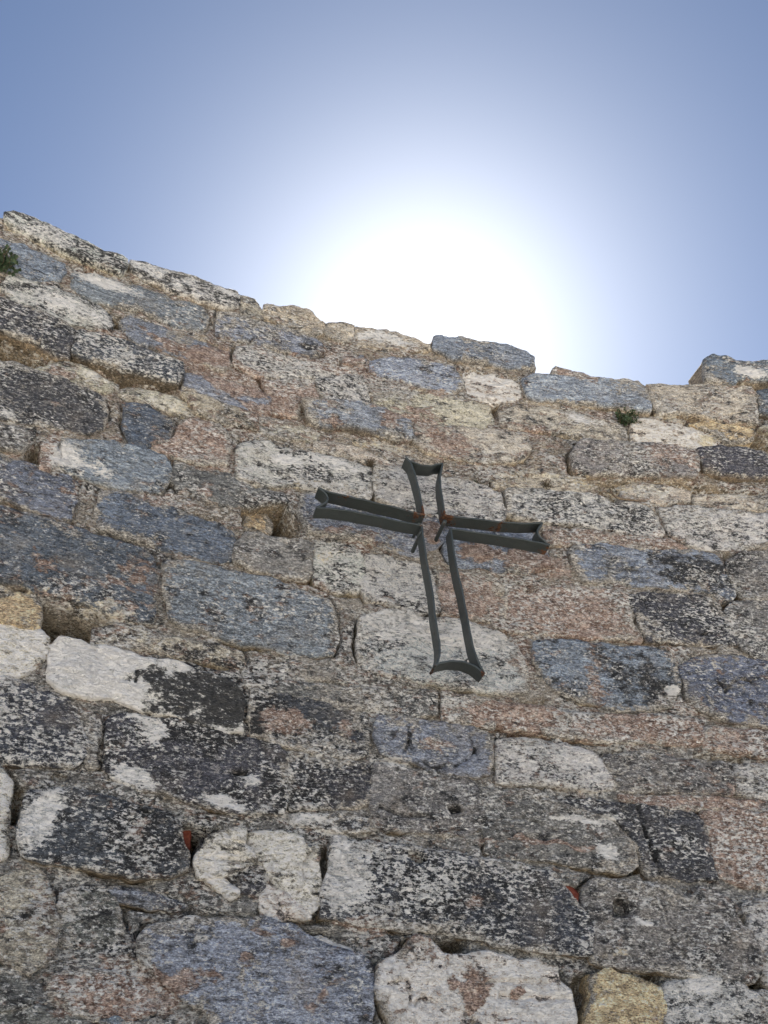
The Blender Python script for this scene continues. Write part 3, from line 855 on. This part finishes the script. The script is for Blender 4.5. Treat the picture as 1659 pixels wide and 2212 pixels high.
def build_stone(poly, kind, lift, seed, res=.0085, cap=False, name='stone'):
    base, par = KIND[kind]
    rs = np.random.RandomState(seed)
    P = refine(outset(poly, .007), .011, .0058, seed)
    x0, x1, y0, y1 = P[:, 0].min(), P[:, 0].max(), P[:, 1].min(), P[:, 1].max()
    box = (x0, x1, y0, y1)
    carv = [c for c in CARVES if near(c[0], box, 0)]
    dent = [c for c in DENTS if near(c[0], box, 0)]
    if carv and res < .02:
        res = .0042
    res = min(res, (x1 - x0) / 10, (y1 - y0) / 8)
    nx, ny = max(3, int((x1 - x0) / res)), max(3, int((y1 - y0) / res))
    gx, gy = np.linspace(x0, x1, nx + 1), np.linspace(y0, y1, ny + 1)
    GX, GY = np.meshgrid(gx, gy, indexing='ij')
    sd, qx, qy = poly_sd(GX, GY, P)
    CX, CY = np.meshgrid((gx[1:] + gx[:-1]) / 2, (gy[1:] + gy[:-1]) / 2, indexing='ij')
    sc = (sd[1:, 1:] + sd[:-1, 1:] + sd[1:, :-1] + sd[:-1, :-1]) / 4
    keep = sc < 0
    idx = np.arange(GX.size).reshape(GX.shape)
    ii, jj = np.nonzero(keep)
    Q = np.stack([idx[ii, jj], idx[ii + 1, jj], idx[ii + 1, jj + 1], idx[ii, jj + 1]], 1)
    edges = {}
    for q in Q.tolist():
        for a, b in ((0, 1), (1, 2), (2, 3), (3, 0)):
            edges[(q[a], q[b])] = 1
    bnd = [(a, b) for (a, b) in edges if (b, a) not in edges]
    bv = np.zeros(GX.size, bool)
    for a, b in bnd:
        bv[a] = bv[b] = True
    X, Y, S = GX.ravel().copy(), GY.ravel().copy(), -sd.ravel()
    X[bv], Y[bv] = qx.ravel()[bv], qy.ravel()[bv]
    S[bv] = 0
    used = np.zeros(GX.size, bool)
    used[Q.ravel()] = True
    new = -np.ones(GX.size, int)
    new[used] = np.arange(used.sum())
    X, Y, S = X[used], Y[used], np.maximum(S[used], 0)
    # face relief
    so = seed * 1.37
    cx, cy = (x0 + x1) / 2, (y0 + y1) / 2
    h = lift + .007 * fbm(X * 7 + so, Y * 9, seed, 3) + .0085 * fbm(X * 22 + so, Y * 34, seed + 1, 4, .62)
    h += .0022 * fbm(X * 18 + so, Y * 110, seed + 2, 3, .6) * par[3]
    h += rs.uniform(-.03, .03) * (X - cx) * .4 + rs.uniform(-.05, .05) * (Y - cy) * .5
    if kind in 'CTOV':
        # broken facets: planes that meet in sharp arrises
        fa = np.full(X.shape, 1.)
        sz = max(.12, min(x1 - x0, (y1 - y0) * 1.6))
        for _ in range(6):
            px, py = rs.uniform(x0, x1), rs.uniform(y0, y1)
            ga, gb = rs.uniform(-.11, .11), rs.uniform(-.16, .16)
            fa = np.minimum(fa, rs.uniform(0, .006) + ga * (X - px) + gb * (Y - py))
        h += np.clip(fa, -.022, .004) * (1.0 if kind in 'CO' else .55)
    R = rs.uniform(.003, .007)
    e = np.clip(S / R, 0, 1)
    h -= R * .8 * (1 - np.sqrt(np.clip(1 - (1 - e) ** 2, 0, 1)))
    # chipped margins
    chip = np.clip(fbm(X * 14 + so, Y * 14, seed + 9, 3) - .08, 0, 1) * np.exp(-S / .018)
    h -= chip * .022
    shade_dirt = np.zeros(X.shape)
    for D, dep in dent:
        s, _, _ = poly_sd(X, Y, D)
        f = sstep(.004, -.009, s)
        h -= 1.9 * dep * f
        shade_dirt = np.maximum(shade_dirt, f * .55)  # shade inside the hole, painted in as a dark stain
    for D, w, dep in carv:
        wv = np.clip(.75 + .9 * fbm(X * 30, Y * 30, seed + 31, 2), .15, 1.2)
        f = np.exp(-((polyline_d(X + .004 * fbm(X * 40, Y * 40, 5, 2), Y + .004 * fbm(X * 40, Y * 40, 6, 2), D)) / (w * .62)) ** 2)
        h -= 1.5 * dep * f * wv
        shade_dirt = np.maximum(shade_dirt, f * (.34 if w > .0065 else .12) * wv)
    back = -.17 if not cap else (-.10 if seed == 139 else -.40)
    nv = len(X)
    V = [wall_pos(X, Y, h)]
    F = new[Q].tolist()
    # sides: two rings behind the edge
    bl = sorted({v for ab in bnd for v in ab})
    bi = {v: k for k, v in enumerate(bl)}
    nbv = len(bl)
    bidx = new[np.array(bl)]
    bx, by, bh = X[bidx], Y[bidx], h[bidx]
    jit = fbm(bx * 40, by * 40, seed + 5, 2) * .005
    dirx, diry = bx - cx, by - cy
    dl = np.hypot(dirx, diry) + 1e-6
    V.append(wall_pos(bx + dirx / dl * jit, by + diry / dl * jit, bh - .03))
    ins = -.02 if cap else .01
    V.append(wall_pos(bx - dirx / dl * ins, by - diry / dl * ins * (0 if cap else 1), np.full(nbv, back)))
    for a, b in bnd:
        a0, b0, a1, b1 = int(new[a]), int(new[b]), nv + bi[a], nv + bi[b]
        F.append((b0, a0, a1, b1))
        F.append((b1, a1, a1 + nbv, b1 + nbv))
    ntot = nv + 2 * nbv
    if cap:
        # closed back
        V.append(wall_pos(X, Y, np.full(nv, back)))
        F += (new[Q][:, ::-1] + ntot).tolist()
    V = np.concatenate(V)
    n = len(V)
    B = np.ones((n, 4))
    v = rs.uniform(.85, 1.15)
    tint = np.array([rs.uniform(.95, 1.06), 1, rs.uniform(.95, 1.05)])
    B[:, :3] = np.array(base) * v * tint
    under = OCHRE * rs.uniform(.7, 1.1)
    pf = np.clip(.5 + 1.3 * fbm(X * 8 + so, Y * 8, seed + 22, 2), 0, 1)
    ek = {'V': .15, 'C': .5, 'W': .7}.get(kind, 1)
    B[:nv, 3] = ek * np.clip(.8 * pf * np.exp(-S / .022) + .10 + .4 * fbm(X * 5 + so, Y * 5, seed + 21, 2), 0, 1)
    B[nv:, 3] = .2
    B[nv:, :3] = .35 * B[nv:, :3] + .65 * under
    A = np.tile(np.array(par, float), (n, 1))
    A[:, 1] += rs.uniform(-.06, .06)
    A[:, 2] += rs.uniform(-.06, .06)
    # lichen and mortar smears gather along the edges
    A[:nv, 2] += .10 * np.exp(-S / .02)
    A[nv:, 1] *= .4
    A[nv:, 0] *= .5
    st = np.zeros((n, 4))
    st[:nv] = stain_at(X, Y)
    st[:nv, 2] += shade_dirt          # shade painted into the dents, dirt in the cut lines
    A[:nv, 0] -= shade_dirt * .4
    st[nv:nv + nbv] = .6 * st[bidx]
    if kind == 'V':
        # one block is bleached at one end and black with lichen at the other
        st[:nv, 3] *= 1 - sstep(.2, .6, st[:nv, 2])
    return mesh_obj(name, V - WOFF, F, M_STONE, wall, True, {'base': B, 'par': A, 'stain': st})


CAPS = {0, 1, 2, 3, 30, 31, 32, 33, 37, 38, 39, 42}      # stones of the top course
traced = []
for i, line in enumerate([q for q in STONES.strip().split('\n') if q.strip()]):
    t, kind, lift, *pts = line.split()
    poly = unproject(pix(int(t), parse(' '.join(pts))))
    d = np.roll(poly, -1, 0)
    if .5 * np.sum(poly[:, 0] * d[:, 1] - d[:, 0] * poly[:, 1]) < 0:
        poly = poly[::-1]
    traced.append(poly)
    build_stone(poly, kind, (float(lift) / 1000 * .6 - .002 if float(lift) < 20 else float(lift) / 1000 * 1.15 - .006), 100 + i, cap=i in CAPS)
build_core()

# stones of the same wall beyond the edges of the photograph
edge_y = np.linspace(300, 2330, 60)
Le, Re = unproject([(-24, y) for y in edge_y]), unproject([(1683, y) for y in edge_y])
Bo = unproject([(x, 2236) for x in np.linspace(-40, 1700, 30)])
Lz, Rz = np.argsort(Le[:, 1]), np.argsort(Re[:, 1])
zc = 0.02
k = 0
while zc < 4.6:
    hgt = rng.uniform(.21, .31)
    z0, z1 = zc + .008, zc + hgt - .010
    zc += hgt
    lo = float(Bo[:, 1].min())
    if z1 < lo or z0 < lo - .08:
        z1 = min(z1, lo - .01)
        spans = [(U0 + .02, U1 - .02)]
    else:
        zz = np.linspace(z0, z1, 5)
        spans = [(U0 + .02, float(np.min(np.interp(zz, Le[Lz, 1], Le[Lz, 0]))) - .012),
                 (float(np.max(np.interp(zz, Re[Rz, 1], Re[Rz, 0]))) + .012, U1 - .02)]
    if z1 - z0 < .06:
        continue
    for a, b in spans:
        u = a
        while u < b - .05:
            w = rng.uniform(.36, .66)
            if b - (u + w) < .2:
                w = b - u
            e = min(u + w, b) - .014
            zt = min(float(z_top(u + .1)), float(z_top(e)), float(z_top((u + e) / 2))) + rng.uniform(-.02, .05)
            zz1 = min(z1, zt)
            if zz1 - z0 > .07:
                j = lambda: rng.uniform(-.008, .008)
                poly = np.array([(u + j(), z0 + j()), ((u + e) / 2, z0 + j()), (e + j(), z0 + j()), (e + j(), (z0 + zz1) / 2), (e + j(), zz1 + j()),
                                 ((u + e) / 2, zz1 + j()), (u + j(), zz1 + j()), (u + j(), (z0 + zz1) / 2)])
                build_stone(poly, rng.choice('BBKDDSGGQTTPC'), rng.uniform(.01, .024), 900 + k, res=.03, cap=zz1 > zt - .05)
                k += 1
            u += w

# bits of red brick wedged in the joints
for t, s, lf in ((9, "355,765 395,775 435,820 466,860 462,900 420,915 375,870 358,820", -.012), (7, "1195,1170 1225,1165 1225,1260 1205,1330 1188,1330 1185,1240", -.055)):
    poly = unproject(pix(t, parse(s)))
    d = np.roll(poly, -1, 0)
    if .5 * np.sum(poly[:, 0] * d[:, 1] - d[:, 0] * poly[:, 1]) < 0:
        poly = poly[::-1]
    o = build_stone(poly, 'P', lf, 77, name='brick_fragment')
    o.data.materials.clear()
    o.data.materials.append(M_BRICK)
    o['label'] = 'red fired brick fragment wedged in a joint'

# ------------------------------------------------------------------ the iron cross
CR_F, CR_B = .134, .076         # front and back edge of the flat bars, metres out of the wall
cross = bpy.data.objects.new('iron_cross', None)
col.objects.link(cross)
tag(cross, 'dark green painted flat-bar iron cross with flared ends standing off the wall', 'cross')


def smooth_path(P, n=4):
    P = np.asarray(P, float)
    out = []
    for i in range(len(P) - 1):
        p0, p1, p2, p3 = P[max(i - 1, 0)], P[i], P[i + 1], P[min(i + 2, len(P) - 1)]
        for k in range(n):
            t = k / n
            out.append(.5 * (2 * p1 + (p2 - p0) * t + (2 * p0 - 5 * p1 + 4 * p2 - p3) * t * t + (3 * p1 - p0 - 3 * p2 + p3) * t ** 3))
    out.append(P[-1])
    return np.array(out)


def strap(name, paths, th=.0062, rust_at=(), seed=0, pts3=None):
    """flat bar on edge along a path on the wall; paths joined at a sharp corner"""
    P = np.concatenate([p if i == 0 else p[1:] for i, p in enumerate(paths)])
    n = len(P)
    T = np.zeros_like(P)
    T[1:-1] = P[2:] - P[:-2]
    T[0], T[-1] = P[1] - P[0], P[-1] - P[-2]
    T /= np.hypot(T[:, 0], T[:, 1])[:, None]
    N = np.stack([-T[:, 1], T[:, 0]], 1)
    # a mitre at corners
    for i in range(1, n - 1):
        a, b = P[i] - P[i - 1], P[i + 1] - P[i]
        ca = np.dot(a, b) / (np.hypot(*a) * np.hypot(*b))
        N[i] /= max(.6, math.sqrt((1 + ca) / 2))
    bev = .0012
    prof = [(-.5, CR_B + bev), (-.5 + bev / th, CR_B), (.5 - bev / th, CR_B), (.5, CR_B + bev),
            (.5, CR_F - bev), (.5 - bev / th, CR_F), (-.5 + bev / th, CR_F), (-.5, CR_F - bev)]
    rows, rust = [], []
    for i in range(n):
        wob = .0010 * math.sin(i * 1.3 + seed)
        for s, h in prof:
            q = P[i] + N[i] * th * s
            rows.append(wall_pos(q[0], q[1], h + wob))
            r = 0
            for cu, cz, rad, am in rust_at:
                r += am * math.exp(-((P[i, 0] - cu) ** 2 + (P[i, 1] - cz) ** 2) / rad ** 2)
            if h < .08:
                r += .12
            rust.append((min(r, 1.4),) * 3 + (1,))
    m = len(prof)
    F = []
    for i in range(n - 1):
        for k in range(m):
            a, b = i * m + k, i * m + (k + 1) % m
            F.append((a, b, b + m, a + m))
    F.append(tuple(range(m))[::-1])
    F.append(tuple((n - 1) * m + k for k in range(m)))
    o = mesh_obj(name, np.array(rows) - CO, F, M_IRON, cross, False, {'rust': rust})
    return o


def cp(t, s):
    return unproject(pix(t, parse(s)), CR_F)


cen = unproject([(930, 1130)], .1)[0]
cross.location = Vector(wall_pos(cen[0], cen[1], .02))
CO = np.array(cross.location)
c_ul, c_ur = cp(13, "1580,892")[0], cp(14, "476,690")[0]
c_ll, c_lr = cp(13, "1550,1036")[0], cp(14, "538,830")[0]
RU = [(c_ul[0], c_ul[1], .05, 1.1), (c_ur[0], c_ur[1], .05, 1.0), (c_ll[0], c_ll[1], .03, .4)]
for t, s, rad, am in ((13, "460,640", .03, .7), (13, "110,850", .02, 1.0), (14, "1560,1010", .025, 1.0), (14, "1050,770", .06, .7), (15, "480,1270", .02, .9), (15, "1150,1385", .025, .9),
                      (14, "1380,775", .03, .7), (13, "1200,800", .12, .2), (15, "420,0", .1, .2)):
    q = cp(t, s)[0]
    RU.append((q[0], q[1], rad, am))
ul_h = smooth_path(np.vstack([cp(13, "150,522 300,582 600,652 860,712 1200,795"), c_ul]))
ul_v = smooth_path(np.vstack([c_ul, cp(13, "1530,640 1485,445 1440,290 1395,185 1332,118")]))
ur_v = smooth_path(np.vstack([cp(14, "452,155 438,225 426,300 432,405 455,555"), c_ur]))
ur_h = smooth_path(np.vstack([c_ur, cp(14, "800,730 1100,764 1300,775 1490,770")]))
ll_h = smooth_path(np.vstack([cp(13, "125,793 300,802 500,827 800,882 1200,968"), c_ll]))
ll_v = smooth_path(np.vstack([c_ll, cp(14, "262,1000 305,1265"), cp(15, "448,250 486,600 526,850 546,980 546,1110 520,1220 484,1272")]))
lr_h = smooth_path(np.vstack([cp(14, "1565,1003 1450,975 1300,946 1100,913 800,868"), c_lr]))
lr_v = smooth_path(np.vstack([c_lr, cp(14, "560,1000 600,1250"), cp(15, "838,200 898,500 955,800 995,1000 1055,1180 1150,1380")]))
for k, pp in enumerate(((ul_h, ul_v), (ur_v, ur_h), (ll_h, ll_v), (lr_h, lr_v))):
    strap('bent_bar', pp, rust_at=RU, seed=k)
ends = [cp(13, "152,528 215,568 262,620 280,670 262,712 225,740 175,768 128,790"),
        cp(14, "72,92 120,126 200,160 280,176 340,176 390,160 448,152"),
        cp(14, "1490,775 1455,812 1438,850 1442,885 1470,925 1515,965 1562,1000"),
        cp(15, "482,1268 560,1234 650,1214 740,1208 850,1216 950,1244 1040,1292 1152,1382")]
for k, p in enumerate(ends):
    strap('end_bar', [smooth_path(p, 3)], th=.006, rust_at=RU, seed=k + 7)


def rod(P, h0, h1, r=.0075, bend=(0, 0)):
    V, F, ru = [], [], []
    nn, m = 6, 8
    for i in range(nn):
        t = i / (nn - 1)
        h = h0 + (h1 - h0) * t
        for k in range(m):
            a = 2 * math.pi * k / m
            V.append(wall_pos(P[0] + bend[0] * t + r * math.cos(a), P[1] + bend[1] * t + r * math.sin(a), h))
            ru.append((.55, .55, .55, 1))
    for i in range(nn - 1):
        for k in range(m):
            a, b = i * m + k, i * m + (k + 1) % m
            F.append((a, b, b + m, a + m))
    F += [tuple(range(m))[::-1], tuple((nn - 1) * m + k for k in range(m))]
    mesh_obj('mounting_rod', np.array(V) - CO, F, M_IRON, cross, True, {'rust': ru})


rod(c_ll + np.array((.002, -.02)), -.06, .125)
rod(c_ur + np.array((.003, -.016)), -.06, .12)
rod(c_ul + np.array((-.004, -.006)), -.06, .09, .006)

# ------------------------------------------------------------------ plants in the joints
def tuft(name, t, x, y, size, label, mat, count, seed, leafy=True, out=.05):
    r = random.Random(seed)
    q = unproject(pix(t, [(x, y)]))[0]
    root = bpy.data.objects.new(name, None)
    col.objects.link(root)
    base = wall_pos(q[0], q[1], -.02)
    root.location = Vector(base)
    tag(root, label, 'plant')
    SV, SF, LV, LF = [], [], [], []
    for k in range(count):
        a = r.uniform(0, 2 * math.pi)
        sp = r.uniform(.2, 1) * size
        tip = Vector((math.cos(a) * sp, -out - r.uniform(.2, .9) * size, math.sin(a) * sp * .8 + size * .25))
        b0 = Vector((r.uniform(-.2, .2) * size, 0, r.uniform(-.15, .15) * size))
        prev = b0
        w = .0011
        for i in range(1, 5):
            f = i / 4
            p = b0.lerp(tip, f) + Vector((r.uniform(-1, 1), r.uniform(-1, 1), r.uniform(-1, 1))) * size * .06 + Vector((0, 0, -size * .15 * f * f))
            n = len(SV)
            for c in (prev, p):
                SV += [c + Vector((-w, 0, 0)), c + Vector((w * .5, w, 0)), c + Vector((w * .5, -w, 0))]
            SF += [(n, n + 1, n + 4, n + 3), (n + 1, n + 2, n + 5, n + 4), (n + 2, n, n + 3, n + 5)]
            for s in range(3 if leafy else 2):
                ln = size * r.uniform(.12, .26)
                wd = ln * (r.uniform(.3, .5) if leafy else .15)
                d = Vector((r.uniform(-1, 1), r.uniform(-1, .5), r.uniform(-.6, 1))).normalized()
                sd = d.cross(Vector((r.uniform(-1, 1), r.uniform(-1, 1), 1))).normalized()
                up = d.cross(sd) * wd * .3
                o = prev.lerp(p, r.random())
                n = len(LV)
                LV += [o, o + d * ln * .5 + sd * wd + up, o + d * ln, o + d * ln * .5 - sd * wd + up, o + d * ln * .5]
                LF += [(n, n + 1, n + 4), (n + 1, n + 2, n + 4), (n + 2, n + 3, n + 4), (n + 3, n, n + 4)]
            prev = p
    mesh_obj('stem', SV, SF, M_TWIG, root)
    mesh_obj('leaves', LV, LF, mat, root, False)
    return root


tuft('wall_plant', 3, 735, 735, .060, 'small bushy green plant growing under the blue-grey capping stone', M_LEAF, 46, 1, True, .02)
tuft('wall_plant', 1, 15, 385, .085, 'bright green plant sprouting from the joint below the topmost blue-grey stone', M_LEAF, 50, 2, True, .02)
tuft('dry_tuft', 2, 795, 1212, .035, 'dark dried tuft in the joint over the cream stone by the cross', M_DRY, 36, 3, False, .01)
tuft('dry_tuft', 3, 235, 1152, .036, 'dark dried tuft in the pale ledge over the stone with a carved sign', M_DRY, 40, 4, False, .01)
tuft('wall_plant', 2, 1490, 1325, .022, 'tiny green sprig on the upper edge of the pale stone behind the cross', M_LEAF, 16, 5, True, .01)

# a twig lodged in the hole under the ledge
tw = smooth_path(unproject(pix(3, parse("640,1170 660,1205 700,1232 760,1240 820,1246 870,1250")), .01))
V, F = [], []
for i, (a, b) in enumerate(tw):
    rr = .007 * (1 - .6 * i / len(tw))
    for k in range(6):
        an = k * math.pi / 3
        V.append(wall_pos(a, b + rr * math.sin(an), .012 + rr * math.cos(an)))
for i in range(len(tw) - 1):
    for k in range(6):
        F.append((i * 6 + k, i * 6 + (k + 1) % 6, i * 6 + 6 + (k + 1) % 6, i * 6 + 6 + k))
F += [tuple(range(6))[::-1], tuple((len(tw) - 1) * 6 + k for k in range(6))]
tag(mesh_obj('twig', V, F, M_TWIG), 'dry brown twig lodged in the dark hole under the ledge', 'twig')
